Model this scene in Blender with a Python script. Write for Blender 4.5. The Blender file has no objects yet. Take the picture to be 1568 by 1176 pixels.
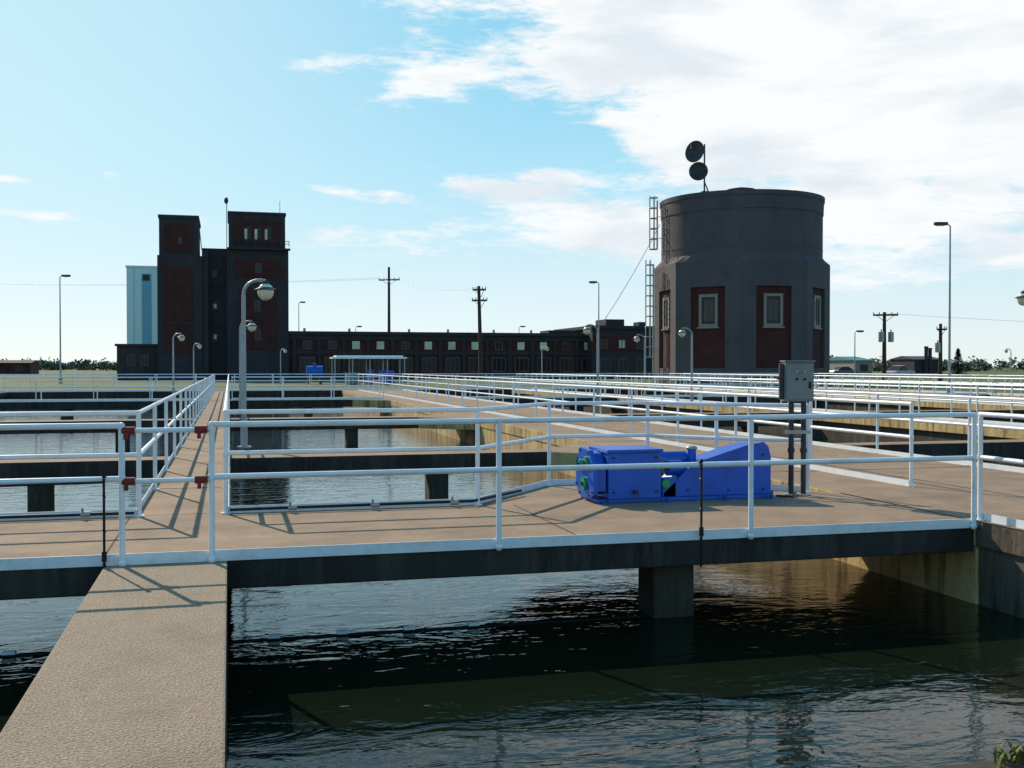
import bpy, math, random
from mathutils import Vector, Matrix
random.seed(7)
S=bpy.context.scene
R=math.radians

# ------------------------------------------------------------------ materials
def newmat(name):
    m=bpy.data.materials.new(name); m.use_nodes=True
    nt=m.node_tree; return m,nt,nt.nodes['Principled BSDF']
def mat(name,col,rough=0.7,var=0.25,scale=2.0,bump=0.0,bscale=20.0,metal=0.0,dirt=None,spec=0.3,zstretch=1.0,col2=None,fine=0.0,dscale=0.7,streak=None):
    m,nt,b=newmat(name); N=nt.nodes; L=nt.links
    b.inputs['Roughness'].default_value=rough
    b.inputs['Metallic'].default_value=metal
    b.inputs['Specular IOR Level'].default_value=spec
    tc=N.new('ShaderNodeTexCoord'); mp=N.new('ShaderNodeMapping')
    mp.inputs['Scale'].default_value=(1,1,zstretch)
    L.new(tc.outputs['Object'],mp.inputs['Vector'])
    nz=N.new('ShaderNodeTexNoise'); nz.inputs['Scale'].default_value=scale; nz.inputs['Detail'].default_value=8; nz.inputs['Roughness'].default_value=0.65
    L.new(mp.outputs[0],nz.inputs['Vector'])
    cr=N.new('ShaderNodeValToRGB')
    c=Vector(col); c1=c*(1-var); c2=Vector(col2) if col2 else c*(1+var)
    cr.color_ramp.elements[0].position=0.32; cr.color_ramp.elements[0].color=(*c1,1)
    cr.color_ramp.elements[1].position=0.68; cr.color_ramp.elements[1].color=(*c2,1)
    L.new(nz.outputs['Fac'],cr.inputs['Fac'])
    out=cr.outputs['Color']
    if fine>0:
        n2=N.new('ShaderNodeTexNoise'); n2.inputs['Scale'].default_value=90; n2.inputs['Detail'].default_value=3
        L.new(tc.outputs['Object'],n2.inputs['Vector'])
        r2=N.new('ShaderNodeMapRange'); r2.inputs['From Min'].default_value=0.3; r2.inputs['From Max'].default_value=0.7
        r2.inputs['To Min'].default_value=1-fine; r2.inputs['To Max'].default_value=1+fine
        L.new(n2.outputs['Fac'],r2.inputs['Value'])
        mx=N.new('ShaderNodeVectorMath'); mx.operation='SCALE'
        L.new(out,mx.inputs[0]); L.new(r2.outputs[0],mx.inputs['Scale']); out=mx.outputs[0]
    def over(out,colr,sc,lo,hi,vec,det=10):
        n3=N.new('ShaderNodeTexNoise'); n3.inputs['Scale'].default_value=sc; n3.inputs['Detail'].default_value=det; n3.inputs['Roughness'].default_value=0.75
        L.new(vec,n3.inputs['Vector'])
        r3=N.new('ShaderNodeMapRange'); r3.inputs['From Min'].default_value=lo; r3.inputs['From Max'].default_value=hi
        L.new(n3.outputs['Fac'],r3.inputs['Value'])
        mm=N.new('ShaderNodeMix'); mm.data_type='RGBA'
        L.new(r3.outputs[0],mm.inputs[0]); L.new(out,mm.inputs[6]); mm.inputs[7].default_value=(*colr,1); return mm.outputs[2]
    if dirt: out=over(out,dirt,dscale,0.5,0.72,tc.outputs['Object'])
    if streak:
        m2=N.new('ShaderNodeMapping'); m2.inputs['Scale'].default_value=(1,1,0.12); L.new(tc.outputs['Object'],m2.inputs['Vector'])
        out=over(out,streak,4.5,0.5,0.62,m2.outputs[0],5)
    L.new(out,b.inputs['Base Color'])
    if bump>0:
        n4=N.new('ShaderNodeTexNoise'); n4.inputs['Scale'].default_value=bscale; n4.inputs['Detail'].default_value=6
        L.new(tc.outputs['Object'],n4.inputs['Vector'])
        bp=N.new('ShaderNodeBump'); bp.inputs['Strength'].default_value=bump; bp.inputs['Distance'].default_value=0.02
        L.new(n4.outputs['Fac'],bp.inputs['Height']); L.new(bp.outputs[0],b.inputs['Normal'])
    return m
CONC=mat('walkway_concrete',(0.285,0.19,0.122),0.9,0.2,1.6,0.5,45,dirt=(0.175,0.115,0.075),fine=0.32,dscale=0.9)
SIDE=mat('shaded_weathered_edge_concrete',(0.040,0.033,0.029),0.9,0.35,1.8,0.4,25,dirt=(0.02,0.018,0.016),zstretch=0.4,fine=0.2,streak=(0.065,0.053,0.044))  # side faces: shade put into a darker base colour, plus stain streaks
PIER=mat('pier_concrete',(0.32,0.235,0.16),0.92,0.2,1.3,0.8,60,dirt=(0.21,0.15,0.10),fine=0.5,dscale=1.3)
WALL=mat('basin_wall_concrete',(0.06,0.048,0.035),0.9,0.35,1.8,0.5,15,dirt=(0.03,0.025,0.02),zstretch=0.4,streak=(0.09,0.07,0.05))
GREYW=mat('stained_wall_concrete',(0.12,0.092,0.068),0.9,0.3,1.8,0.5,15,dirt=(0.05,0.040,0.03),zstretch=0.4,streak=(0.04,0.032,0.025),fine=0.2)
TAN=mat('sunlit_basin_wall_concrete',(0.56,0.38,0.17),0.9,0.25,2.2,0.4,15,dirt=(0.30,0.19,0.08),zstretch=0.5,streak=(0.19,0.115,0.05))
WHITE=mat('white_rail_paint',(0.80,0.82,0.84),0.38,0.05,6,0.05,40,dirt=(0.62,0.60,0.55),spec=0.5,dscale=2.5)
RED=mat('red_clamp_paint',(0.20,0.02,0.02),0.5,0.2)
BLACK=mat('black_rubber',(0.012,0.012,0.013),0.55,0.2)
BLUE=mat('blue_machine_paint',(0.001,0.088,0.50),0.38,0.15,4,0.1,20,dirt=(0.002,0.055,0.29),spec=0.5,dscale=3)
GREEN=mat('green_machine_paint',(0.02,0.30,0.10),0.4,0.15,4)
STEEL=mat('dark_steel',(0.05,0.05,0.055),0.5,0.3,5,metal=0.3)
JOINT=mat('joint_filler',(0.05,0.04,0.035),0.9,0.3,9)
GREYM=mat('grey_enclosure_paint',(0.20,0.215,0.21),0.5,0.1,5)
GALV=mat('galvanised_steel',(0.35,0.36,0.37),0.45,0.15,4,metal=0.4)
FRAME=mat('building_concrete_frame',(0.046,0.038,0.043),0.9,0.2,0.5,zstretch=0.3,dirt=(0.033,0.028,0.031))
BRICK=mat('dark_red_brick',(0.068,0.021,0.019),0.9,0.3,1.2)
TOWERC=mat('tower_render',(0.100,0.080,0.086),0.85,0.15,0.35,dirt=(0.07,0.055,0.06),zstretch=0.25,dscale=0.4)
WINF=mat('window_frame_beige',(0.27,0.22,0.19),0.7,0.1)
WINFD=mat('window_frame_brown',(0.10,0.08,0.07),0.7,0.1)
GLASS=mat('window_glass_dark',(0.01,0.012,0.015),0.25,0.3,spec=0.3)
GLASSL=mat('window_blind_pale',(0.62,0.60,0.40),0.5,0.3,0.4,spec=0.3)
CYAN=mat('pale_cladding',(0.72,0.88,0.88),0.7,0.05,0.5,zstretch=0.2)
CYAN2=mat('blue_cladding_strip',(0.20,0.46,0.58),0.5,0.08,0.5)
WOOD=mat('pole_wood',(0.07,0.042,0.03),0.9,0.3,3,zstretch=0.2)
LAMPG=mat('lamp_glass_globe',(0.75,0.68,0.50),0.25,0.05,5,spec=0.6)
ROOFT=mat('teal_roof',(0.05,0.22,0.26),0.6,0.15)
CARW=mat('car_paint_silver',(0.35,0.36,0.38),0.3,0.03,spec=0.6)
CARD=mat('car_paint_dark',(0.06,0.07,0.10),0.3,0.03,spec=0.6)
LEAF=mat('hazy_distant_foliage',(0.07,0.08,0.055),0.9,0.4,0.15,col2=(0.15,0.16,0.105))  # leaf colour lightened to paint in aerial haze
LEAFD=mat('evergreen_foliage',(0.012,0.02,0.012),0.9,0.4,0.5)
WEED=mat('weed_leaves',(0.10,0.13,0.02),0.7,0.4,9,col2=(0.22,0.19,0.04))
GRASS=mat('dry_grass_ground',(0.085,0.105,0.025),0.95,0.4,0.05,0.5,3,dirt=(0.17,0.14,0.07))

# water
m,nt,b=newmat('tank_water'); N=nt.nodes; L=nt.links
b.inputs['Base Color'].default_value=(0.0075,0.0125,0.0065,1); b.inputs['Roughness'].default_value=0.03; b.inputs['IOR'].default_value=1.31
tc=N.new('ShaderNodeTexCoord'); mp=N.new('ShaderNodeMapping'); mp.inputs['Rotation'].default_value=(0,0,R(12)); mp.inputs['Scale'].default_value=(0.6,1.2,1)
L.new(tc.outputs['Object'],mp.inputs['Vector'])
n1=N.new('ShaderNodeTexNoise'); n1.inputs['Scale'].default_value=2.3; n1.inputs['Detail'].default_value=3; n1.inputs['Distortion'].default_value=1.2
n2=N.new('ShaderNodeTexNoise'); n2.inputs['Scale'].default_value=11; n2.inputs['Detail'].default_value=2; n2.inputs['Distortion'].default_value=0.6
L.new(mp.outputs[0],n1.inputs['Vector']); L.new(mp.outputs[0],n2.inputs['Vector'])
b1=N.new('ShaderNodeBump'); b1.inputs['Strength'].default_value=0.22; b1.inputs['Distance'].default_value=0.05
b2=N.new('ShaderNodeBump'); b2.inputs['Strength'].default_value=0.2; b2.inputs['Distance'].default_value=0.012
L.new(n1.outputs['Fac'],b1.inputs['Height']); L.new(n2.outputs['Fac'],b2.inputs['Height']); L.new(b1.outputs[0],b2.inputs['Normal']); L.new(b2.outputs[0],b.inputs['Normal'])
WATER=m

# ------------------------------------------------------------------ mesh builder
class MB:
    def __init__(s): s.v=[];s.f=[];s.mi=[];s.sm=[];s.mats=[]
    def m(s,mat):
        if mat not in s.mats: s.mats.append(mat)
        return s.mats.index(mat)
    def add(s,vs,fs,mat,smooth=False):
        o=len(s.v); k=s.m(mat); s.v+= [tuple(v) for v in vs]
        for f in fs: s.f.append([i+o for i in f]); s.mi.append(k); s.sm.append(smooth)
    def box(s,x0,x1,y0,y1,z0,z1,mat,M=None):
        vs=[Vector((x,y,z)) for x in (x0,x1) for y in (y0,y1) for z in (z0,z1)]
        if M: vs=[M@v for v in vs]
        s.add(vs,[(0,1,3,2),(4,6,7,5),(0,4,5,1),(2,3,7,6),(0,2,6,4),(1,5,7,3)],mat)
    def prism(s,poly,z0,z1,mat,M=None,scale_top=None,side=None):
        n=len(poly); vs=[Vector((x,y,z0)) for x,y in poly]
        tp=scale_top if scale_top else poly
        vs+=[Vector((x,y,z1)) for x,y in tp]
        if M: vs=[M@v for v in vs]
        k0=len(s.f)
        s.add(vs,[tuple(range(n))[::-1],tuple(range(n,2*n))]+[(i,(i+1)%n,n+(i+1)%n,n+i) for i in range(n)],mat)
        if side:
            ks=s.m(side)
            for i in range(k0,len(s.f)):
                if i!=k0+1: s.mi[i]=ks
    def prism_y(s,poly,y0,y1,mat):
        n=len(poly); vs=[(x,y0,z) for x,z in poly]+[(x,y1,z) for x,z in poly]
        s.add(vs,[tuple(range(n)),tuple(range(n,2*n))[::-1]]+[(i,n+i,n+(i+1)%n,(i+1)%n) for i in range(n)],mat)
    def prism_x(s,poly,x0,x1,mat):
        n=len(poly); vs=[(x0,y,z) for y,z in poly]+[(x1,y,z) for y,z in poly]
        s.add(vs,[tuple(range(n)),tuple(range(n,2*n))[::-1]]+[(i,n+i,n+(i+1)%n,(i+1)%n) for i in range(n)],mat)
    def tube(s,p0,p1,r0,mat,r1=None,n=8,caps=True):
        p0=Vector(p0);p1=Vector(p1); r1=r0 if r1 is None else r1
        d=(p1-p0); 
        if d.length<1e-6: return
        d.normalize(); a=Vector((0,0,1)) if abs(d.z)<0.9 else Vector((1,0,0))
        u=d.cross(a).normalized(); w=d.cross(u)
        A=[p0+(u*math.cos(2*math.pi*i/n)+w*math.sin(2*math.pi*i/n))*r0 for i in range(n)]
        B=[p1+(u*math.cos(2*math.pi*i/n)+w*math.sin(2*math.pi*i/n))*r1 for i in range(n)]
        s.add(A+B,[(i,(i+1)%n,n+(i+1)%n,n+i) for i in range(n)],mat,True)
        if caps: s.add(A,[tuple(range(n))],mat); s.add(B,[tuple(range(n))],mat)
    def path(s,pts,r,mat,n=8):
        for i in range(len(pts)-1):
            s.tube(pts[i],pts[i+1],r,mat,n=n)
            if 0<i: s.sphere(pts[i],(r,r,r),mat,n,4)
    def sphere(s,c,r,mat,n=10,m=6):
        c=Vector(c); vs=[]
        for j in range(m+1):
            t=math.pi*j/m
            for i in range(n):
                a=2*math.pi*i/n
                vs.append((c.x+r[0]*math.sin(t)*math.cos(a),c.y+r[1]*math.sin(t)*math.sin(a),c.z+r[2]*math.cos(t)))
        s.add(vs,[(j*n+i,j*n+(i+1)%n,(j+1)*n+(i+1)%n,(j+1)*n+i) for j in range(m) for i in range(n)],mat,True)
    def done(s,name,bevel=0,loc=None):
        me=bpy.data.meshes.new(name); me.from_pydata(s.v,[],s.f)
        for mt in s.mats: me.materials.append(mt)
        me.polygons.foreach_set('material_index',s.mi); me.polygons.foreach_set('use_smooth',s.sm)
        me.validate(); me.update()
        import bmesh
        bm=bmesh.new(); bm.from_mesh(me); bmesh.ops.recalc_face_normals(bm,faces=bm.faces); bm.to_mesh(me); bm.free()
        o=bpy.data.objects.new(name,me); S.collection.objects.link(o)
        if bevel:
            bv=o.modifiers.new('bevel','BEVEL'); bv.width=bevel; bv.segments=2; bv.limit_method='ANGLE'; bv.angle_limit=R(40)
        return o

WZ=-0.82
# ------------------------------------------------------------------ ground & water
g=MB()
xs=[-4000,-70,41.5,4000]; ys=[-3000,-15,70.6,6000]
for i in range(3):
    for j in range(3):
        if i==1 and j==1: continue
        g.add([(xs[i],ys[j],-0.02),(xs[i+1],ys[j],-0.02),(xs[i+1],ys[j+1],-0.02),(xs[i],ys[j+1],-0.02)],[(0,1,2,3)],GRASS)
g.done('ground')
w=MB(); w.add([(-70,-15,WZ),(41.5,-15,WZ),(41.5,70.6,WZ),(-70,70.6,WZ)],[(0,1,2,3)],WATER); w.done('water')

# ------------------------------------------------------------------ concrete walkways
def rect(x0,x1,y0,y1): return [(x0,y0),(x1,y0),(x1,y1),(x0,y1)]
mb=MB()
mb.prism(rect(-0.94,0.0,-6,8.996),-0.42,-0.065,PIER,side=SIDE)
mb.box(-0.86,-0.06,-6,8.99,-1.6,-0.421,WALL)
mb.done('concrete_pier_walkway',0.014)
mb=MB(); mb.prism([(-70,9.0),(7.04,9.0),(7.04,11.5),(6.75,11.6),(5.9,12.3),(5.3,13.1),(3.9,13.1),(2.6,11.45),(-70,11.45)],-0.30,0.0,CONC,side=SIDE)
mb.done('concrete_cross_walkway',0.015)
mb=MB()
for x in (4.0,):
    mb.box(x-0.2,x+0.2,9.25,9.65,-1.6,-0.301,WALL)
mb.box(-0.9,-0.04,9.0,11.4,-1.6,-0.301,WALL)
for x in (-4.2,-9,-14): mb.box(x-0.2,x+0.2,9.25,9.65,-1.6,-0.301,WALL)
mb.done('walkway_support_columns',0.01)
# deck joints
mb=MB()
for x in (-10.1,-5.3,-0.95,3.0): mb.box(x,x+0.012,9.04,11.3,0.0015,0.004,JOINT)
for y in (13.9,20.5,27,33.5,40,46.5,53): mb.box(7.1,10.85,y,y+0.014,0.0015,0.004,JOINT); mb.box(-0.9,0.0,y,y+0.012,0.0015,0.004,JOINT)
mb.box(7.045,7.058,0,11.4,0.0015,0.004,JOINT)
mb.done('deck_expansion_joints')
# main longitudinal walkway
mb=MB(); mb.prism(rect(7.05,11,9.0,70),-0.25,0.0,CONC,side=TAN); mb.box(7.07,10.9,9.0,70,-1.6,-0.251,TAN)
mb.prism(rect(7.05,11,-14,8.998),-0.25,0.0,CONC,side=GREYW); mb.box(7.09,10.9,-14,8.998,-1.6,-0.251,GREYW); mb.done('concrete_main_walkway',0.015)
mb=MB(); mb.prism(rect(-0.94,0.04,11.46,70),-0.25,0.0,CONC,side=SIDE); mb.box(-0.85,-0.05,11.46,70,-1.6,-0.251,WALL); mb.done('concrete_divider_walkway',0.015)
for x in (18.5,29.5,40.0):
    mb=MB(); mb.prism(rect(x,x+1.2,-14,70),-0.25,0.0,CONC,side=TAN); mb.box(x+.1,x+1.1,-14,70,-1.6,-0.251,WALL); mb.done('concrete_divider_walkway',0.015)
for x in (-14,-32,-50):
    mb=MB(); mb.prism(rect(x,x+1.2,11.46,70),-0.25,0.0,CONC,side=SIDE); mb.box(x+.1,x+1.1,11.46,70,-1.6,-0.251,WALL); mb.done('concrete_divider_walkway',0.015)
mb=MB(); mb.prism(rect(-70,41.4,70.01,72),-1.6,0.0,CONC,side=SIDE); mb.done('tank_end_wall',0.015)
bays=[(-69,-50),(-48.8,-32),(-30.8,-14),(-12.8,-0.941),(0.041,7.049),(11.001,18.499),(19.701,29.499),(30.701,39.999)]
for (ya,yb,th) in ((18.35,19.0,0.30),(32.0,32.8,0.34),(50.0,51.5,0.34)):
    for (xa,xb) in bays:
        mb=MB()
        t2=th if xa<10 else th+0.1
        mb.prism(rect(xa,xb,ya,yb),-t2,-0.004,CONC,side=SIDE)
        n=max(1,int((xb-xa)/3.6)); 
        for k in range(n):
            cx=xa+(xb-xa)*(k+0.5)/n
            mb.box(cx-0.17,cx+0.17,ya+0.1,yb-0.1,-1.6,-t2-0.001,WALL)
        if 0<=xa<1:
            mb.prism([(7.048,ya-1.5),(7.048,ya-0.001),(5.5,ya-0.001)],-th,-0.006,CONC,side=TAN)
            mb.prism([(7.048,yb+0.001),(7.048,yb+1.5),(5.5,yb+0.001)],-th,-0.006,CONC,side=TAN)
        mb.done('concrete_cross_beam',0.01)
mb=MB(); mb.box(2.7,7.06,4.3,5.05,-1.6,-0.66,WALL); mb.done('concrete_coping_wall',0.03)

# weir pipe + clips
mb=MB(); mb.tube((0.02,9.36,-0.83),(3.79,9.36,-0.83),0.025,BLACK,n=8); mb.tube((-9,9.36,-0.83),(-0.91,9.36,-0.83),0.025,BLACK,n=8)
for k in range(4):
    x=0.38+k*0.58; mb.box(x-0.05,x+0.05,9.33,9.39,-0.805,-0.78,WHITE)
mb.box(-1.75,-1.65,9.33,9.39,-0.805,-0.78,WHITE)
mb.done('weir_pipe')

# ------------------------------------------------------------------ railings
def railing(pts,toe=True,spacing=2.41,r=0.024,name='railing',n=8,zb=-0.03,flange=True):
    mb=MB()
    pts=[Vector((p[0],p[1],0)) for p in pts]
    for i in range(len(pts)-1):
        a,b_=pts[i],pts[i+1]; d=b_-a; Ln=d.length; u=d/Ln
        for z in (1.04,0.62):
            mb.tube(a+Vector((0,0,z)),b_+Vector((0,0,z)),r,WHITE,n=n)
        if toe:
            nrm=Vector((-u.y,u.x,0)); 
            M=Matrix(((u.x,nrm.x,0,a.x),(u.y,nrm.y,0,a.y),(0,0,1,0),(0,0,0,1)))
            mb.box(0.0,Ln,0.026,0.034,0.0,0.075,WHITE,M)
        k=max(1,round(Ln/spacing))
        for j in range(k+1):
            if i>0 and j==0: continue
            p=a+d*(j/k)
            mb.tube(p+Vector((0,0,zb)),p+Vector((0,0,1.04)),r,WHITE,n=n)
            mb.sphere(p+Vector((0,0,1.04)),(r*1.12,)*3,WHITE,8,4)
            mb.tube(p+Vector((0,0,0.60)),p+Vector((0,0,0.64)),r*1.25,WHITE,n=n)
            if flange: mb.tube(p+Vector((0,0,0.001)),p+Vector((0,0,0.014)),r*2.2,WHITE,n=n)
            else: mb.sphere(p+Vector((0,0,zb)),(r*1.5,)*3,WHITE,8,4)
    return mb.done(name)
NY=8.955
railing([(-0.80,NY),(-3.2,NY),(-60,NY)],toe=False,flange=False,zb=-0.045)
railing([(-0.12,NY),(7.0,NY)],toe=False,flange=False,zb=-0.045)
railing([(7.11,NY+0.05),(7.11,-10)],zb=0)
railing([(-60,11.38),(-0.86,11.38),(-0.86,69.5)])
railing([(-0.02,69.5),(-0.02,11.38),(2.62,11.38),(3.92,13.02),(5.25,13.02),(5.85,12.25),(6.7,11.54)])
railing([(8.3,11.8),(8.05,69.5)])
railing([(10.92,-10),(10.92,69.5)])
for x in (18.58,19.62,29.58,30.62,40.1,41.1):
    railing([(x,2),(x,69.5)],n=6)
for x in (-13.9,-12.9,-31.9,-30.9): railing([(x,11.6),(x,69.5)],n=6)
for (xa,xb) in bays:
    for y in (50.06,51.42): railing([(xa+.1,y),(xb-.1,y)],n=6)
railing([(-69,70.3),(41,70.3)],n=6)
railing([(-69,72.0),(41,72.0)],n=6)
mb=MB()
for z in (1.0,0.60):
    mb.tube((-0.78,NY,z),(-0.14,NY,z),0.02,WHITE)
    for x in (-0.75,-0.2):
        mb.tube((x-0.05,NY,z+0.0),(x+0.05,NY,z+0.0),0.032,RED,n=10)
        mb.box(x-0.03,x+0.0,NY-0.03,NY-0.01,z-0.07,z+0.0,RED)
mb.done('pier_access_gate')
mb=MB(); mb.box(-60,7.03,8.985,8.997,-0.065,0.025,WHITE); mb.done('deck_edge_trim')

mb=MB(); mb.path([(-14,11.30,0.05),(-0.9,11.30,0.05)],0.016,BLACK); mb.path([(0.02,11.30,0.05),(2.55,11.30,0.06),(3.3,12.1,0.06)],0.016,BLACK)
for x in (-6.1,-4.9,-3.7,-2.5,-1.4,0.6,1.45,2.3):
    mb.tube((x,11.30,0.05),(x+0.09,11.30,0.05),0.028,GALV,n=10); mb.tube((x+0.02,11.3,0.07),(x+0.02,11.27,0.11),0.012,GALV,n=6)
mb.done('spray_pipe')
for (x,y) in ((-0.93,8.925),(4.12,8.92)):
    mb=MB(); mb.tube((x,y,0.63),(x,y,-0.30),0.011,BLACK,n=6); mb.tube((x,y-0.01,0.66),(x,y+0.05,0.63),0.018,BLACK,n=6); mb.box(x-0.018,x+0.018,y-0.012,y+0.012,-0.02,0.06,BLACK)
    for k in range(3): mb.tube((x-0.012,y,0.5-k*0.27),(x+0.012,y+0.005,0.48-k*0.27),0.009,BLACK,n=6)
    mb.done('hanging_hose')
mb=MB(); mb.path([(-6,8.925,0.585),(-3,8.925,0.58),(-0.93,8.925,0.6)],0.01,BLACK,n=6); mb.done('rail_cable')

# ------------------------------------------------------------------ blue drive machine
mb=MB()
y0,y1=11.15,11.75
mb.box(3.92,6.02,y0+0.02,y1,0.003,0.045,BLUE)
cy=11.45
poly=[(y0-0.02,0.10),(y0-0.02,0.40),(y0+0.14,0.58),(y1-0.14,0.60),(y1,0.44),(y1,0.16),(y1-0.12,0.05),(y0+0.1,0.05)]
mb.prism_x(poly,3.86,3.91,BLUE)
mb.prism_x([(cy+(a-cy)*0.86,0.32+(b_-0.32)*0.86) for a,b_ in poly],3.911,4.02,BLUE)
for (yc,zc,rr) in ((11.36,0.44,0.065),(11.56,0.40,0.06),(11.42,0.2,0.075)):
    mb.tube((3.83,yc,zc),(3.859,yc,zc),rr,GREEN,n=16); mb.tube((3.81,yc,zc),(3.83,yc,zc),rr*0.35,STEEL,n=10)
for k in range(8):
    a,b_=poly[k]; mb.tube((3.845,cy+(a-cy)*0.88,0.32+(b_-0.32)*0.88),(3.86,cy+(a-cy)*0.88,0.32+(b_-0.32)*0.88),0.014,STEEL,n=6)
mb.box(4.04,4.66,y0,y1,0.046,0.555,BLUE)
mb.box(4.02,4.68,y0-0.02,y1+0.02,0.556,0.59,BLUE)
for x in (4.10,4.60): 
    for z in (0.12,0.5): mb.tube((x,y0,z),(x,y0-0.015,z),0.014,STEEL,n=6)
mb.tube((4.35,y0,0.12),(4.35,y0-0.05,0.12),0.025,STEEL,n=8)
mb.tube((4.661,11.35,0.40),(4.72,11.35,0.40),0.12,GREEN,n=18)
mb.tube((4.721,11.35,0.40),(4.80,11.35,0.40),0.06,BLUE,n=12)
mb.tube((4.66,11.55,0.44),(5.12,11.55,0.44),0.09,BLUE,n=16)
mb.tube((4.80,11.33,0.36),(4.97,11.33,0.36),0.09,BLUE,n=14)
mb.box(4.70,4.86,11.2,11.3,0.046,0.26,BLUE)
mb.tube((4.73,11.19,0.2),(4.73,11.17,0.2),0.05,GREEN,n=12)
pl=[(4.72,0.046),(4.72,0.09),(5.08,0.40),(5.32,0.47),(5.72,0.585),(5.93,0.62),(5.99,0.57),(6.02,0.46),(6.02,0.046)]
mb.prism_y(pl,11.24,11.66,BLUE)
mb.prism_y([(5.37+(a-5.37)*1.02,0.33+(b_-0.33)*1.04+0.012) for a,b_ in pl],11.20,11.235,BLUE)
mb.tube((5.16,11.45,0.42),(5.16,11.45,0.56),0.05,BLUE,n=12); mb.sphere((5.16,11.45,0.57),(0.07,0.07,0.03),GALV,10,5)
for (x,z) in ((5.0,0.12),(5.5,0.10),(5.93,0.10),(5.93,0.5),(5.5,0.42)): mb.tube((x,11.2,z),(x,11.185,z),0.014,STEEL,n=6)
for x in (4.0,4.7,5.4,5.98):
    mb.tube((x,y0-0.06,0.001),(x,y0-0.06,0.05),0.02,STEEL,n=6); mb.box(x-0.04,x+0.04,y0-0.09,y0+0.02,0.001,0.012,BLUE)
mb.box(6.03,6.12,11.3,11.45,0.003,0.07,BLUE)
mb.done('blue_drive_machine',0.012)

# ------------------------------------------------------------------ electrical box on stand
mb=MB()
cx,cyy=6.45,11.35
M=Matrix.Translation((cx,cyy,0))@Matrix.Rotation(R(-14),4,'Z')
mb.box(-0.165,0.165,-0.1,0.1,1.10,1.56,GREYM,M)
mb.box(-0.15,0.15,-0.115,-0.101,1.12,1.54,GREYM,M)
mb.box(-0.18,0.18,-0.13,0.11,1.561,1.575,GREYM,M)
for (bx,bz) in ((-0.04,1.45),(0.05,1.45),(-0.04,1.36),(0.05,1.36)):
    mb.tube(M@Vector((bx,-0.115,bz)),M@Vector((bx,-0.135,bz)),0.014,BLACK if bz<1.4 else GALV,n=10)
mb.box(0.10,0.13,-0.125,-0.116,1.25,1.33,BLACK,M)
mb.box(-0.22,-0.166,-0.05,0.0,1.12,1.54,STEEL,M)
mb.tube(M@Vector((-0.19,-0.03,1.37)),M@Vector((-0.25,-0.03,1.37)),0.02,RED,n=8)
mb.done('electrical_control_box',0.006)
mb=MB()
for dx in (-0.07,0.075):
    p=M@Vector((dx,0.0,0)); mb.tube(p,p+Vector((0,0,1.099)),0.032,STEEL,n=10); mb.tube(p+Vector((0,0,0.001)),p+Vector((0,0,0.015)),0.08,GALV,n=12)
    mb.tube(p+Vector((0,0,0.5)),p+Vector((0,0,0.55)),0.042,STEEL,n=10)
mb.box(-0.15,0.15,-0.05,-0.033,0.72,0.76,GALV,M)
mb.path([Vector((6.4,11.3,0.03)),Vector((6.25,11.1,0.015)),Vector((6.1,11.2,0.02))],0.014,BLACK,n=6)
mb.done('control_box_stand')

# ------------------------------------------------------------------ lamps and poles
def c2s(u,d):
    xc=(u-784)/1650*d; return (0.9673*xc+0.2538*d, -0.2538*xc+0.9673*d)
def gooseneck(x,y,h=3.1,ax=1.0,ay=0.0,r=0.045):
    mb=MB(); a=Vector((ax,ay,0)).normalized()
    mb.tube((x,y,0.0),(x,y,0.5),r*1.5,GALV,n=10); mb.tube((x,y,0.5),(x,y,h-0.25),r*1.1,GALV,r1=r*0.9,n=10)
    pts=[Vector((x,y,h-0.25))]
    for k in range(1,8):
        t=math.pi*0.62*k/7; pts.append(Vector((x,y,h-0.25))+a*(0.30*(1-math.cos(t)))+Vector((0,0,0.26*math.sin(t))))
    mb.path(pts,r*0.7,GALV,n=8)
    e=pts[-1]
    mb.tube(e,e-Vector((0,0,0.10)),0.06,STEEL,n=12)
    mb.tube(e-Vector((0,0,0.10)),e-Vector((0,0,0.16)),0.09,STEEL,r1=0.21,n=16)
    mb.sphere(e-Vector((0,0,0.2)),(0.15,0.15,0.16),LAMPG,12,8)
    mb.tube((x,y,0.001),(x,y,0.03),r*3,GALV,n=12)
    return mb.done('walkway_lamp')
for (u,vt,dirx) in ((375,430,1),(369,492,1),(266,511,1),(297,526,1),(1060,503,-1),(916,498,-1),(830,530,1),(988,513,-1),(430,545,1),(1548,545,-1)):
    d=1.6*1650/(562-vt) if vt<545 else 95
    x,y=c2s(u,d); gooseneck(x,y,3.1,dirx*0.9673,-dirx*0.2538)
x,y=c2s(1592,27); gooseneck(x,y,3.4,-0.9673,0.2538)
def tall_lamp(u,d,h,side,name='street_lamp'):
    x,y=c2s(u,d); a=Vector((0.9673*side,-0.2538*side,0))
    mb=MB(); mb.tube((x,y,0),(x,y,0.6),0.16,GALV,n=10); mb.tube((x,y,0.6),(x,y,h-0.1),0.08,GALV,r1=0.045,n=10)
    p=Vector((x,y,h-0.1)); mb.path([p,p+a*0.2+Vector((0,0,0.12)),p+a*0.3+Vector((0,0,0.14))],0.035,GALV)
    q=p+a*0.55+Vector((0,0,0.12)); ang=math.atan2(a.y,a.x)
    M=Matrix.Translation(q)@Matrix.Rotation(ang,4,'Z')
    mb.prism([(-0.38,-0.13),(0.25,-0.17),(0.38,-0.08),(0.38,0.08),(0.25,0.17),(-0.38,0.13)],-0.08,0.09,STEEL,M)
    mb.prism([(-0.2,-0.1),(0.25,-0.1),(0.25,0.1),(-0.2,0.1)],-0.12,-0.081,LAMPG,M)
    return mb.done(name,0.01)
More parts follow.
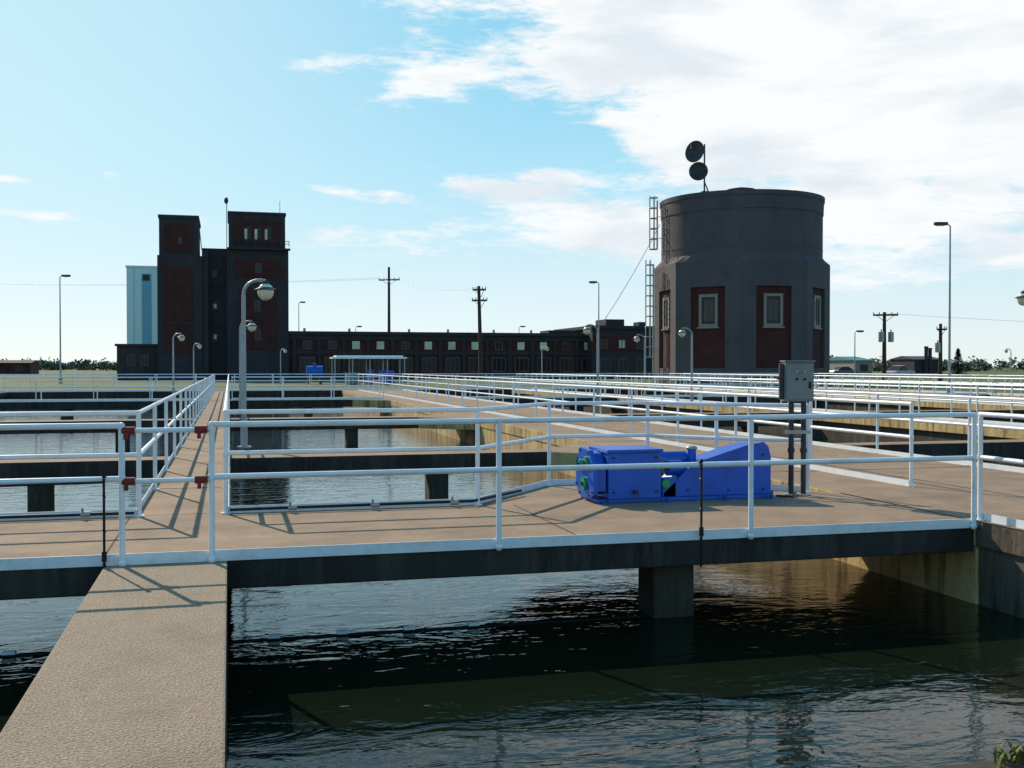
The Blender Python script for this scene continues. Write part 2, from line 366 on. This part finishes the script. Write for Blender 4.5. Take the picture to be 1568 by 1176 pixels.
tall_lamp(1454,62,9.7,-1); tall_lamp(917,102,9.5,-1); tall_lamp(93,96,9.6,1)
tall_lamp(458,150,10.5,1); tall_lamp(1309,115,5.3,1)
tall_lamp(545,160,7.5,1); tall_lamp(795,160,7.5,1)
def util_pole(u,d,h,arms,tr=0,name='utility_pole',tilt=0):
    x,y=c2s(u,d); mb=MB(); mb.tube((x,y,0),(x+tilt,y,h),0.24,WOOD,r1=0.16,n=10)
    for (z,wd) in arms:
        M=Matrix.Translation((x+tilt*z/h,y-0.2,z))@Matrix.Rotation(R(-25),4,'Z')
        mb.box(-wd/2,wd/2,-0.07,0.07,-0.09,0.09,WOOD,M)
        for k in (-0.48,-0.25,0.25,0.48): mb.tube(M@Vector((k*wd,0,0.09)),M@Vector((k*wd,0,0.32)),0.06,GALV,r1=0.04,n=8)
        mb.tube(M@Vector((-0.35*wd,0,-0.05)),(x,y-0.1,z-0.7),0.03,STEEL,n=6); mb.tube(M@Vector((0.35*wd,0,-0.05)),(x,y-0.1,z-0.7),0.03,STEEL,n=6)
    for k in range(tr):
        dx=(-0.55,0.55,0)[k]
        mb.tube((x+dx,y-0.3,h-3.0),(x+dx,y-0.3,h-2.0),0.28,GALV,n=12); mb.tube((x+dx,y-0.3,h-2.0),(x+dx,y-0.3,h-1.75),0.06,STEEL,n=8)
    return mb.done(name),Vector((x,y,h))
_,p1=util_pole(596,150,15.4,[(13.6,3.0)])
_,p2=util_pole(737,112,9.9,[(9.5,1.4),(8.4,1.6)],0,tilt=-0.25)
_,p3=util_pole(1354,108,7.0,[(6.7,2.4)],2)
_,p4=util_pole(1440,112,6.0,[(5.4,1.0)],1)
def wire(a,b_,sag,r=0.012,mt=GALV):
    mb=MB(); a=Vector(a);b_=Vector(b_); n=14; pts=[]
    for k in range(n+1):
        t=k/n; p=a.lerp(b_,t); p.z-=sag*4*t*(1-t); pts.append(p)
    mb.path(pts,r,mt,n=4); mb.done('power_line')
xl,yl=c2s(-500,150)
for o in (-1.3,1.3):
    wire((xl+o,yl,15),(p1.x+o,p1.y,13.9),1.5); wire((p1.x+o,p1.y,13.9),(p2.x+o*0.4,p2.y,9.7),0.8)
xr,yr=c2s(2300,110)
wire(p3-Vector((0,0,.1)),(xr,yr,7),1.2)

# ------------------------------------------------------------------ round tower
TX,TY=c2s(1134,100)
mb=MB()
base=math.atan2(-TY,-TX)
Ro=7.7; oct_=[(TX+Ro*math.cos(base+k*math.pi/4),TY+Ro*math.sin(base+k*math.pi/4)) for k in range(8)]
mb.prism(oct_,0,10.4,BRICK)
inr=Ro*math.cos(math.pi/8); side=2*Ro*math.sin(math.pi/8)
for k in range(8):
    a=base+(k+0.5)*math.pi/4
    n=Vector((math.cos(a),math.sin(a),0)); t=Vector((-math.sin(a),math.cos(a),0)); c=Vector((TX,TY,0))+n*inr
    M=Matrix(((t.x,n.x,0,c.x),(t.y,n.y,0,c.y),(0,0,1,0),(0,0,0,1)))
    hs=side/2+0.11; th=0.24
    mb.box(-hs,-1.62,-0.1,th,0,8.5,TOWERC,M); mb.box(1.62,hs,-0.1,th,0,8.5,TOWERC,M)
    mb.box(-hs,hs,-0.1,th,8.5,10.4,TOWERC,M); mb.box(-1.62,1.62,-0.1,th-0.04,0,1.4,TOWERC,M)
    mb.box(-0.88,0.88,0.0,0.14,5.0,5.25,WINF,M); mb.box(-0.88,0.88,0.0,0.14,7.6,7.85,WINF,M)
    mb.box(-0.88,-0.62,0.0,0.14,5.25,7.6,WINF,M); mb.box(0.62,0.88,0.0,0.14,5.25,7.6,WINF,M)
    mb.box(-0.62,0.62,0.0,0.05,5.25,7.6,GLASS,M); mb.box(-0.03,0.03,0.05,0.1,5.25,7.6,WINFD,M)
    mb.box(-1.0,1.0,0.0,0.22,4.86,4.999,WINF,M)
    mb.box(-0.45,0.45,0.051,0.06,5.5,7.3,WINFD,M)
Rs=Ro+0.27; nn=72; lo=[];hi=[]
for i in range(nn):
    a=base+2*math.pi*i/nn; rr=Rs*math.cos(math.pi/8)/math.cos(((a-base)%(math.pi/4))-math.pi/8)
    lo.append((TX+rr*math.cos(a),TY+rr*math.sin(a))); hi.append((TX+7.3*math.cos(a),TY+7.3*math.sin(a)))
mb.prism(lo,10.38,10.75,TOWERC); mb.prism(lo,10.75,11.35,TOWERC,scale_top=hi)
def drum(r0,r1,z0,z1,mt=TOWERC):
    n=96; A=[(TX+r0*math.cos(2*math.pi*i/n),TY+r0*math.sin(2*math.pi*i/n),z0) for i in range(n)]
    B=[(TX+r1*math.cos(2*math.pi*i/n),TY+r1*math.sin(2*math.pi*i/n),z1) for i in range(n)]
    mb.add(A+B,[(i,(i+1)%n,n+(i+1)%n,n+i) for i in range(n)],mt,True)
    mb.add(A,[tuple(range(n))],mt); mb.add(B,[tuple(range(n))],mt)
drum(7.3,7.3,10.8,15.2); drum(7.36,7.40,15.2,16.35); drum(7.46,7.48,16.35,16.75); drum(7.3,1.0,16.75,17.3); drum(1.15,1.15,17.2,17.9); drum(1.3,0.3,17.9,18.1)
for zz in (12.0,): drum(7.32,7.32,zz,zz+0.05)
mb.done('round_water_tower')
left=Vector((-0.9673,0.2538,0)); fwd=Vector((-0.2538,-0.9673,0))
def ladder(off,z0,z1):
    mb=MB(); c=Vector((TX,TY,0))+left*off
    for s_ in (-0.25,0.25): mb.tube(c+fwd*s_+Vector((0,0,z0)),c+fwd*s_+Vector((0,0,z1)),0.045,GALV,n=6)
    z=z0+0.3
    while z<z1: mb.tube(c-fwd*0.25+Vector((0,0,z)),c+fwd*0.25+Vector((0,0,z)),0.02,GALV,n=5); z+=0.3
    z=max(z0,2.4)
    while z<z1+0.6:
        pts=[c+fwd*0.25+Vector((0,0,z))]
        for k in range(9):
            t=math.pi*k/8; pts.append(c+left*0.75*math.sin(t)+fwd*(0.38*math.cos(t))+Vector((0,0,z)))
        pts.append(c-fwd*0.25+Vector((0,0,z))); mb.path(pts,0.045,GALV,n=5); z+=0.95
    for k in (1,3,5,7):
        t=math.pi*k/8; q=c+left*0.75*math.sin(t)+fwd*(0.38*math.cos(t)); mb.tube(q+Vector((0,0,max(z0,2.4))),q+Vector((0,0,z1+0.4)),0.04,GALV,n=5)
    zz=z0+1
    while zz<z1: mb.tube(c+Vector((0,0,zz)),c-left*0.5+Vector((0,0,zz)),0.03,GALV,n=5); zz+=2
    mb.done('caged_ladder')
ladder(7.75,12.4,16.9); ladder(8.1,0,11.0)
wire(Vector((TX,TY,14.7))+left*7.5,Vector((*c2s(922,92),5.2)),0.3,0.035)
def dish(u,v,d,rad,face,mastbase):
    x,y=c2s(u,d); z=1.5+(562-v)*d/1650
    f=Vector(face).normalized(); q=f.to_track_quat('Z','Y').to_matrix().to_4x4(); M=Matrix.Translation((x,y,z))@q
    n=28; vs=[];fs=[]
    rings=6
    for sgn,off in ((0,0.0),(1,-0.05)):
        for j in range(rings+1):
            rr=rad*j/rings
            for i in range(n): vs.append(M@Vector((rr*math.cos(2*math.pi*i/n),rr*math.sin(2*math.pi*i/n),0.25*(rr/rad)**2*rad+off)))
    for s_ in (0,1):
        o=s_*(rings+1)*n
        for j in range(rings):
            for i in range(n): fs.append((o+j*n+i,o+j*n+(i+1)%n,o+(j+1)*n+(i+1)%n,o+(j+1)*n+i))
    o2=(rings+1)*n
    for i in range(n): fs.append((rings*n+i,rings*n+(i+1)%n,o2+rings*n+(i+1)%n,o2+rings*n+i))
    mb=MB(); mb.add(vs,fs,STEEL,True)
    for k in range(3): mb.tube(M@Vector((rad*0.9*math.cos(k*2.09),rad*0.9*math.sin(k*2.09),0.2*rad)),M@Vector((0,0,rad*0.8)),0.02,STEEL,n=5)
    mb.tube(M@Vector((0,0,rad*0.75)),M@Vector((0,0,rad*0.9)),0.08,STEEL,n=8)
    bx,by,bz=mastbase; mb.tube(M@Vector((0,0,-0.04)),(bx,by,z),0.06,STEEL,n=6)
    return mb.done('satellite_dish')
mx_,my_=c2s(1078,99)
dish(1065,234,98.5,1.0,(-0.97,-0.62,0.1),(mx_,my_,17)); dish(1069,264,98.5,0.86,(-0.45,-0.9,0.1),(mx_,my_,17))
mb=MB(); mb.tube((mx_,my_,16.8),(mx_,my_,21.9),0.08,STEEL,n=8); mb.tube((mx_,my_,18.5),(mx_+0.1,my_-1,16.9),0.05,STEEL,n=6); mb.tube((mx_,my_,18.5),(mx_+0.9,my_+0.4,17),0.05,STEEL,n=6); mb.box(mx_-.25,mx_+.25,my_-.2,my_+.2,16.85,17.6,STEEL); mb.done('antenna_mast')

# ------------------------------------------------------------------ brick plant building
mb=MB(); FY=130.0
def win(x0,x1,z0,z1,y,gl=GLASS,mull=1,fr=WINFD,f=0.12):
    mb.box(x0,x1,y-0.06,y,z0,z0+f,fr); mb.box(x0,x1,y-0.06,y,z1-f,z1,fr); mb.box(x0,x0+f,y-0.06,y,z0+f,z1-f,fr); mb.box(x1-f,x1,y-0.06,y,z0+f,z1-f,fr)
    mb.box(x0+f,x1-f,y-0.02,y,z0+f,z1-f,gl)
    for k in range(mull):
        xm=x0+(x1-x0)*(k+1)/(mull+1); mb.box(xm-0.04,xm+0.04,y-0.05,y-0.02,z0+f,z1-f,fr)
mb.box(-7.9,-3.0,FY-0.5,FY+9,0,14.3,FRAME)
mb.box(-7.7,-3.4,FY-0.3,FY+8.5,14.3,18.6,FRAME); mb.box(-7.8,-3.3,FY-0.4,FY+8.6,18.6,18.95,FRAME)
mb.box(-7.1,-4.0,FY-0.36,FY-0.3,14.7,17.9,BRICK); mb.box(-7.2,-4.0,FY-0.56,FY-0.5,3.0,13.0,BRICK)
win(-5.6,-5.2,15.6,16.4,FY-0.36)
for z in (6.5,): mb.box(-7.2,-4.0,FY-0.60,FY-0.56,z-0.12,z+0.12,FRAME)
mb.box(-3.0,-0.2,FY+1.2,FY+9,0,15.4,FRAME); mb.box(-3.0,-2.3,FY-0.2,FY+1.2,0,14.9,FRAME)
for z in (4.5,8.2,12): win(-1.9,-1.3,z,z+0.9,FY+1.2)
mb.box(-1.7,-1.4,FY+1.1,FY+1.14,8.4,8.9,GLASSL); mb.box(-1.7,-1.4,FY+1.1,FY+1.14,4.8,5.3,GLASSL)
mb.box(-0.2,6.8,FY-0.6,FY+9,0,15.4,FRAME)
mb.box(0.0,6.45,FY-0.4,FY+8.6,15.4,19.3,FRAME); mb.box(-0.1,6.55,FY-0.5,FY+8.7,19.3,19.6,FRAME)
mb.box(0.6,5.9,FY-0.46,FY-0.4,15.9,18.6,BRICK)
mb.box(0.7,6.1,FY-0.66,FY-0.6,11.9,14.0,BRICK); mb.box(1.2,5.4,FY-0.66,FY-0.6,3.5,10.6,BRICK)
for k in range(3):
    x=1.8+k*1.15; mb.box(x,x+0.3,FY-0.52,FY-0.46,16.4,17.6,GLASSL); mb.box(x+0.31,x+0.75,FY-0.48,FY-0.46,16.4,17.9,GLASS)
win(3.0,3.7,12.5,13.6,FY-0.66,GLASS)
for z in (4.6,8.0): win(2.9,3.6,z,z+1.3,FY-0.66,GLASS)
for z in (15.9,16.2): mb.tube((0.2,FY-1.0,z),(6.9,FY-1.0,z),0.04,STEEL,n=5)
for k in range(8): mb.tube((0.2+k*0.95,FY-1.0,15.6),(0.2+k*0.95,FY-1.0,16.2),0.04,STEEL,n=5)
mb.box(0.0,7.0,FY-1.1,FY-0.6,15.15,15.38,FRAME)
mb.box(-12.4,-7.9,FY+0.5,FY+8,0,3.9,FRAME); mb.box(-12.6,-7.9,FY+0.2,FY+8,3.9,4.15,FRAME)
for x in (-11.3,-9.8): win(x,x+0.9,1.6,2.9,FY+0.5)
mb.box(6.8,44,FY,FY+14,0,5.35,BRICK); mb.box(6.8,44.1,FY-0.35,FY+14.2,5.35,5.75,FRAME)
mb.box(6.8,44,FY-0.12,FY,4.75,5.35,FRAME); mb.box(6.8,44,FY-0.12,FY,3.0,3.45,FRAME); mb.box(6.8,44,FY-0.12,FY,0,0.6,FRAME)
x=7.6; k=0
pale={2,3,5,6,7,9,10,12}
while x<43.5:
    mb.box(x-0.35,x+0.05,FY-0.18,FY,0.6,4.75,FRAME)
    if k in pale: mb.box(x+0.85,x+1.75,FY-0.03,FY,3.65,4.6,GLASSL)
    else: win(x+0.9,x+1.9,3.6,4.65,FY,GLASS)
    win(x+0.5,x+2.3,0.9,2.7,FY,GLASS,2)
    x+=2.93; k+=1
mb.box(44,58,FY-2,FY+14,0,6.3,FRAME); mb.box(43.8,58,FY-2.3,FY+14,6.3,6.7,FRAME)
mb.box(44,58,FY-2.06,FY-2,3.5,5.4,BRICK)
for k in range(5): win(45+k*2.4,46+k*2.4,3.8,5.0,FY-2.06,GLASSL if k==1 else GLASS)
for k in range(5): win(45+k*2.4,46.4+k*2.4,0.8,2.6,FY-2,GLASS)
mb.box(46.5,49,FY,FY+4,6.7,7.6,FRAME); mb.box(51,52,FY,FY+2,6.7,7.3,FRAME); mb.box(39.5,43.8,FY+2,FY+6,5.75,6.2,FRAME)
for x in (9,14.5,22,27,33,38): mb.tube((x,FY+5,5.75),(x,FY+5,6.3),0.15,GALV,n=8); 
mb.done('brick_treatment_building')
mb=MB(); mb.tube((-0.2,FY+1,15.4),(-0.2,FY+1,20.8),0.05,STEEL,n=6); mb.sphere((-0.25,FY+0.9,21.0),(0.25,0.25,0.4),STEEL,10,6); mb.tube((5.9,FY+1,19.6),(5.9,FY+1,21.2),0.03,STEEL,n=5); mb.tube((-3.0,FY,15),(-3.4,FY,18.9),0.05,STEEL,n=6); mb.done('rooftop_antenna')
mb=MB(); xx,yy_=-13.0,150.0
mb.box(xx,xx+4.6,yy_,yy_+8,0,14.6,CYAN); mb.box(xx-0.1,xx+4.7,yy_-0.1,yy_+8,14.6,14.85,WHITE)
mb.box(xx+1.9,xx+3.1,yy_-0.06,yy_,4.5,13.8,CYAN2); win(xx+2.0,xx+2.9,12.9,13.7,yy_-0.06); win(xx+2.0,xx+2.9,3.6,4.4,yy_)
mb.box(xx+0.9,xx+0.94,yy_-0.04,yy_,0,14.6,CYAN2)
mb.done('pale_clad_building')
def low_building(u0,u1,d,h,wm,rm,name):
    xa,ya=c2s(u0,d); xb,_=c2s(u1,d)
    global mb
    mb=MB(); mb.box(xa,xb,ya,ya+10,0,h*0.8,wm); mb.prism_x([(ya-0.4,h*0.8),(ya+5,h),(ya+10.4,h*0.8)],xa-0.3,xb+0.3,rm)
    n=max(1,int((xb-xa)/4))
    for k in range(n):
        x=xa+(xb-xa)*(k+0.5)/n; win(x-0.7,x+0.7,h*0.25,h*0.6,ya)
    mb.done(name)
low_building(-60,42,210,2.9,BRICK,FRAME,'low_brick_building')
low_building(1310,1340,170,3.2,WINF,ROOFT,'small_house')
low_building(1400,1450,260,4.2,FRAME,STEEL,'distant_building')
mb=MB()
for (u,h) in ((1418,6.2),(1424,5.8)): 
    x,y=c2s(u,260); mb.tube((x,y,0),(x,y,h),0.45,FRAME,n=10); mb.tube((x,y,h),(x,y,h+0.3),0.55,FRAME,n=10)
mb.done('chimney_pair')

mb=MB(); cx0,cy0=c2s(510,92); Wd=6.4
mb.box(cx0,cx0+Wd,cy0,cy0+3,2.22,2.36,WHITE); mb.box(cx0+0.3,cx0+Wd-0.3,cy0+0.3,cy0+2.7,2.36,2.5,WHITE)
for k in range(5):
    for yy_ in (cy0+0.15,cy0+2.85): mb.tube((cx0+0.2+k*(Wd-0.4)/4,yy_,0),(cx0+0.2+k*(Wd-0.4)/4,yy_,2.22),0.05,GALV,n=8)
mb.box(cx0+1.2,cx0+2.4,cy0+0.8,cy0+1.8,0,1.0,GREYM); mb.box(cx0+4.2,cx0+5.4,cy0+0.8,cy0+1.8,0,1.2,BLUE); mb.tube((cx0+3.3,cy0+1,0),(cx0+3.3,cy0+1,1.3),0.35,BLUE,n=14)
mb.done('equipment_canopy',0.01)
mb=MB(); x,y=c2s(482,95); mb.tube((x-0.7,y,1.1),(x+0.7,y,1.1),0.5,BLUE,n=16); mb.box(x-0.6,x-0.4,y-0.4,y+0.4,0,0.8,STEEL); mb.box(x+0.4,x+0.6,y-0.4,y+0.4,0,0.8,STEEL); mb.tube((x,y,1.6),(x,y,1.9),0.15,BLUE,n=10); mb.done('blue_tank')

def car(u,d,paint,rot,name='parked_car',truck=False):
    x,y=c2s(u,d); mb=MB()
    body=[(-2.2,0.35),(-2.25,0.75),(-2.1,0.95),(-1.1,1.02),(1.0 if not truck else 0.6,1.02),(2.15,0.98),(2.25,0.7),(2.2,0.35)]
    mb.prism_y(body,-0.88,0.88,paint)
    cab=[(-1.3,1.02),(-0.6,1.5),(0.7,1.52),(1.6,1.02)] if not truck else [(-1.2,1.02),(-0.6,1.65),(0.5,1.68),(0.7,1.02)]
    mb.prism_y(cab,-0.74,0.74,GLASS)
    mb.prism_y([(cab[1][0]-0.02,cab[1][1]),(cab[1][0]+0.1,cab[1][1]+0.05),(cab[2][0]-0.1,cab[2][1]+0.05),(cab[2][0]+0.02,cab[2][1])],-0.76,0.76,paint)
    for wx in (-1.35,1.35):
        for wy in (-0.9,0.9): mb.tube((wx,wy-0.1,0.33),(wx,wy+0.1,0.33),0.33,BLACK,n=16); mb.tube((wx,wy-0.11,0.33),(wx,wy+0.11,0.33),0.18,GALV,n=12)
    mb.box(-0.14,-0.06,-0.76,0.76,1.0,1.5,paint)
    o=mb.done(name,0.04); o.location=(x,y,0); o.rotation_euler=(0,0,R(rot))
car(1378,150,CARW,20,truck=True); car(1290,165,CARD,5)

# ------------------------------------------------------------------ trees
def leafmass(name,spots,mt,nleaf,leaf):
    mb=MB()
    for (x,y,h,w_) in spots:
        mb.tube((x,y,0),(x,y,h*0.5),0.15,WOOD,r1=0.06,n=5)
        cl=[(x+random.uniform(-w_,w_)*0.6,y+random.uniform(-w_,w_)*0.6,h*random.uniform(0.3,0.85),w_*random.uniform(0.25,0.55)) for _ in range(7)]
        for k in range(nleaf):
            c=random.choice(cl); v=Vector((random.gauss(0,1),random.gauss(0,1),random.gauss(0,0.8))).normalized()*random.random()**0.4
            p=Vector((c[0],c[1],c[2]))+v*c[3]
            if p.z<0.1: p.z=0.1
            a=Vector((random.gauss(0,1),random.gauss(0,1),random.gauss(0,1))).normalized(); b2=a.orthogonal().normalized()
            s_=leaf*random.uniform(0.6,1.3)
            mb.add([p+a*s_,p+b2*s_,p-a*s_,p-b2*s_*0.8],[(0,1,2,3)],mt)
    return mb.done(name)
sp=[]
for k in range(130):
    u=random.uniform(-150,450); d=random.uniform(420,640); x,y=c2s(u,d); sp.append((x,y,random.uniform(2.2,5.0),random.uniform(2.5,5)))
for k in range(190):
    u=random.uniform(1200,1800); d=random.uniform(340,560); x,y=c2s(u,d); sp.append((x,y,random.uniform(2.4,4.8),random.uniform(2.5,5)))
leafmass('distant_tree_line',sp,LEAF,130,0.55)
x,y=c2s(1467,180); mb=MB(); mb.tube((x,y,0),(x,y,4.4),0.15,WOOD,r1=0.03,n=6)
for k in range(900):
    t=random.random(); z=0.4+4.2*t; rr=(1-t)*1.5*random.random()**0.5+0.05; a=random.uniform(0,6.28)
    p=Vector((x+rr*math.cos(a),y+rr*math.sin(a),z-rr*0.3)); e=Vector((math.cos(a),math.sin(a),-0.3))*0.3; f=Vector((-math.sin(a),math.cos(a),0.2))*0.12
    mb.add([p-e,p+f,p+e,p-f],[(0,1,2,3)],LEAFD)
mb.done('evergreen_tree')
def weed(x,y,z,n,h):
    mb=MB()
    for k in range(n):
        a=random.uniform(0,6.28); l=h*random.uniform(0.4,1); p=Vector((x+random.gauss(0,0.08),y+random.gauss(0,0.04),z)); q=p+Vector((math.cos(a)*l*0.6,math.sin(a)*l*0.6,l)); sd=Vector((-math.sin(a),math.cos(a),0))*0.009
        mm=p.lerp(q,0.5)+Vector((0,0,0.02)); mb.add([p-sd*.5,p+sd*.5,mm+sd,mm-sd],[(0,1,2,3)],WEED); mb.add([mm-sd,mm+sd,q],[(0,1,2)],WEED)
    mb.done('weed_plant')
weed(4.18,4.97,-0.66,70,0.10); weed(4.35,4.9,-0.66,50,0.09); weed(3.15,4.97,-0.66,40,0.05)

# ------------------------------------------------------------------ world
sunv=Vector((-0.6,1.57,1.08)).normalized()
elev=math.asin(sunv.z); az=math.atan2(sunv.x,sunv.y)
W=bpy.data.worlds.new('World'); S.world=W; W.use_nodes=True; nt=W.node_tree; N=nt.nodes; L=nt.links
bg=N['Background']; bg.inputs['Strength'].default_value=0.10
sky=N.new('ShaderNodeTexSky'); sky.sky_type='NISHITA'; sky.sun_disc=False; sky.sun_elevation=elev; sky.sun_rotation=az
sky.air_density=1.0; sky.dust_density=0.4; sky.ozone_density=2.0; sky.altitude=600
tc=N.new('ShaderNodeTexCoord')
def mth(op,a,b_=None,c=None,clamp=False):
    n=N.new('ShaderNodeMath'); n.operation=op; n.use_clamp=clamp
    for i,v in enumerate((a,b_,c)):
        if v is None: continue
        if isinstance(v,(int,float)): n.inputs[i].default_value=v
        else: L.new(v,n.inputs[i])
    return n.outputs[0]
sp_=N.new('ShaderNodeSeparateXYZ'); L.new(tc.outputs['Generated'],sp_.inputs[0]); X,Y,Z=sp_.outputs
xr_=mth('SUBTRACT',mth('MULTIPLY',X,0.9673),mth('MULTIPLY',Y,0.2538)); yr_=mth('ADD',mth('MULTIPLY',X,0.2538),mth('MULTIPLY',Y,0.9673))
AZ=mth('ARCTAN2',xr_,yr_); EL=mth('ARCSINE',Z)
cmb=N.new('ShaderNodeCombineXYZ'); L.new(AZ,cmb.inputs[0]); L.new(mth('MULTIPLY',EL,2.2),cmb.inputs[1])
def noise(scale,detail,rough,dist,off,rot=0,sc=(1,1,1)):
    mp=N.new('ShaderNodeMapping'); mp.inputs['Location'].default_value=(off,off*0.7,0); mp.inputs['Rotation'].default_value=(0,0,R(rot)); mp.inputs['Scale'].default_value=sc
    L.new(cmb.outputs[0],mp.inputs[0]); n=N.new('ShaderNodeTexNoise'); n.inputs['Scale'].default_value=scale; n.inputs['Detail'].default_value=detail; n.inputs['Roughness'].default_value=rough; n.inputs['Distortion'].default_value=dist
    L.new(mp.outputs[0],n.inputs['Vector']); return n.outputs['Fac']
nA=noise(7,8,0.62,0.3,3.1,20,(1,1.6,1)); nB=noise(26,6,0.7,0.3,1.3,15,(1,1.8,1)); nC=noise(6,6,0.55,0.3,7.7,10,(1,1.7,1))
def blob(u,v,su,sv,rot,amp):
    p=(u-784)/1650; q=(562-v)/1650; a=math.atan(p); e=math.atan(q*math.cos(a))
    dx=mth('SUBTRACT',AZ,a); dy=mth('SUBTRACT',EL,e); c,s_=math.cos(R(rot)),math.sin(R(rot))
    xx=mth('DIVIDE',mth('ADD',mth('MULTIPLY',dx,c),mth('MULTIPLY',dy,s_)),su/1650); yy=mth('DIVIDE',mth('SUBTRACT',mth('MULTIPLY',dy,c),mth('MULTIPLY',dx,s_)),sv/1650)
    r2=mth('ADD',mth('MULTIPLY',xx,xx),mth('MULTIPLY',yy,yy))
    return mth('MULTIPLY',mth('EXPONENT',mth('MULTIPLY',r2,-1.0)),amp)
blobs=[(1480,100,400,210,0,1.8),(840,0,320,75,-10,1.3),(1130,140,190,110,-25,1.1),(640,135,105,30,12,1.2),(500,100,85,18,8,1.05),(880,110,210,38,6,1.0),
 (550,295,110,14,-6,1.0),(740,288,100,16,-4,1.0),(850,268,80,14,-4,1.0),(560,375,260,36,0,0.9),(950,350,260,50,-4,1.0),(1170,330,180,40,5,0.6),(165,268,35,7,0,1.0),(25,275,45,8,0,1.0),(60,330,90,14,0,0.8),(60,440,300,40,0,0.6),(1000,225,110,35,-30,0.8),(1400,380,350,80,0,0.75)]
tot=None
for bb in blobs:
    o=blob(*bb); tot=o if tot is None else mth('ADD',tot,o)
nz=mth('ADD',mth('MULTIPLY',nA,0.6),mth('MULTIPLY',nB,0.4))
dens=mth('SUBTRACT',mth('ADD',mth('MULTIPLY',tot,0.55),mth('MULTIPLY',nz,2.3)),1.44)
mr=N.new('ShaderNodeMapRange'); mr.interpolation_type='SMOOTHSTEP'; mr.inputs['From Min'].default_value=0.0; mr.inputs['From Max'].default_value=0.44; L.new(dens,mr.inputs['Value'])
cr=N.new('ShaderNodeValToRGB'); cr.color_ramp.elements[0].position=0.36; cr.color_ramp.elements[0].color=(7.7,8.4,9.0,1); cr.color_ramp.elements[1].position=0.54; cr.color_ramp.elements[1].color=(9.7,9.9,10.0,1)
L.new(nC,cr.inputs['Fac'])
er=N.new('ShaderNodeMapRange'); er.inputs['From Min'].default_value=0.0; er.inputs['From Max'].default_value=0.5; L.new(EL,er.inputs['Value'])
gr=N.new('ShaderNodeValToRGB'); e=gr.color_ramp.elements
e[0].position=0.0; e[0].color=(8.6,9.6,9.8,1); e[1].position=1.0; e[1].color=(1.0,3.7,6.8,1)
for pos,c in ((0.12,(7.5,9.2,9.8,1)),(0.35,(4.6,8.3,9.8,1)),(0.65,(2.0,6.7,9.3,1))):
    k=e.new(pos); k.color=c
L.new(er.outputs[0],gr.inputs['Fac'])
hm=N.new('ShaderNodeMix'); hm.data_type='RGBA'; hm.inputs[0].default_value=0.82; L.new(sky.outputs[0],hm.inputs[6]); L.new(gr.outputs[0],hm.inputs[7])
gl=N.new('ShaderNodeMapRange'); gl.interpolation_type='SMOOTHSTEP'; gl.inputs['From Min'].default_value=0.76; gl.inputs['From Max'].default_value=1.0; gl.inputs['To Max'].default_value=0.6
dt=N.new('ShaderNodeVectorMath'); dt.operation='DOT_PRODUCT'; L.new(tc.outputs['Generated'],dt.inputs[0]); dt.inputs[1].default_value=tuple(sunv)
L.new(dt.outputs['Value'],gl.inputs['Value'])
hg=N.new('ShaderNodeMix'); hg.data_type='RGBA'; L.new(gl.outputs[0],hg.inputs[0]); L.new(hm.outputs[2],hg.inputs[6]); hg.inputs[7].default_value=(8.2,9.7,9.9,1)
mx=N.new('ShaderNodeMix'); mx.data_type='RGBA'; L.new(mr.outputs[0],mx.inputs[0]); L.new(hg.outputs[2],mx.inputs[6]); L.new(cr.outputs[0],mx.inputs[7])
L.new(mx.outputs[2],bg.inputs['Color'])

sun=bpy.data.lights.new('sun','SUN'); sun.energy=5.0; sun.angle=R(0.5); sun.color=(1,0.88,0.70)
so=bpy.data.objects.new('sun',sun); S.collection.objects.link(so); so.rotation_euler=(-sunv).to_track_quat('-Z','Y').to_euler()

# ------------------------------------------------------------------ camera
cam=bpy.data.cameras.new('camera'); cam.sensor_width=36; cam.lens=36*1650/1568; cam.clip_end=12000; cam.clip_start=0.05
co=bpy.data.objects.new('camera',cam); S.collection.objects.link(co); co.location=(0.02,0,1.5)
co.rotation_euler=(R(90)-math.atan(26/1650),0,-R(14.7)); S.camera=co
S.view_settings.view_transform='Standard'; S.view_settings.look='None'; S.view_settings.exposure=0
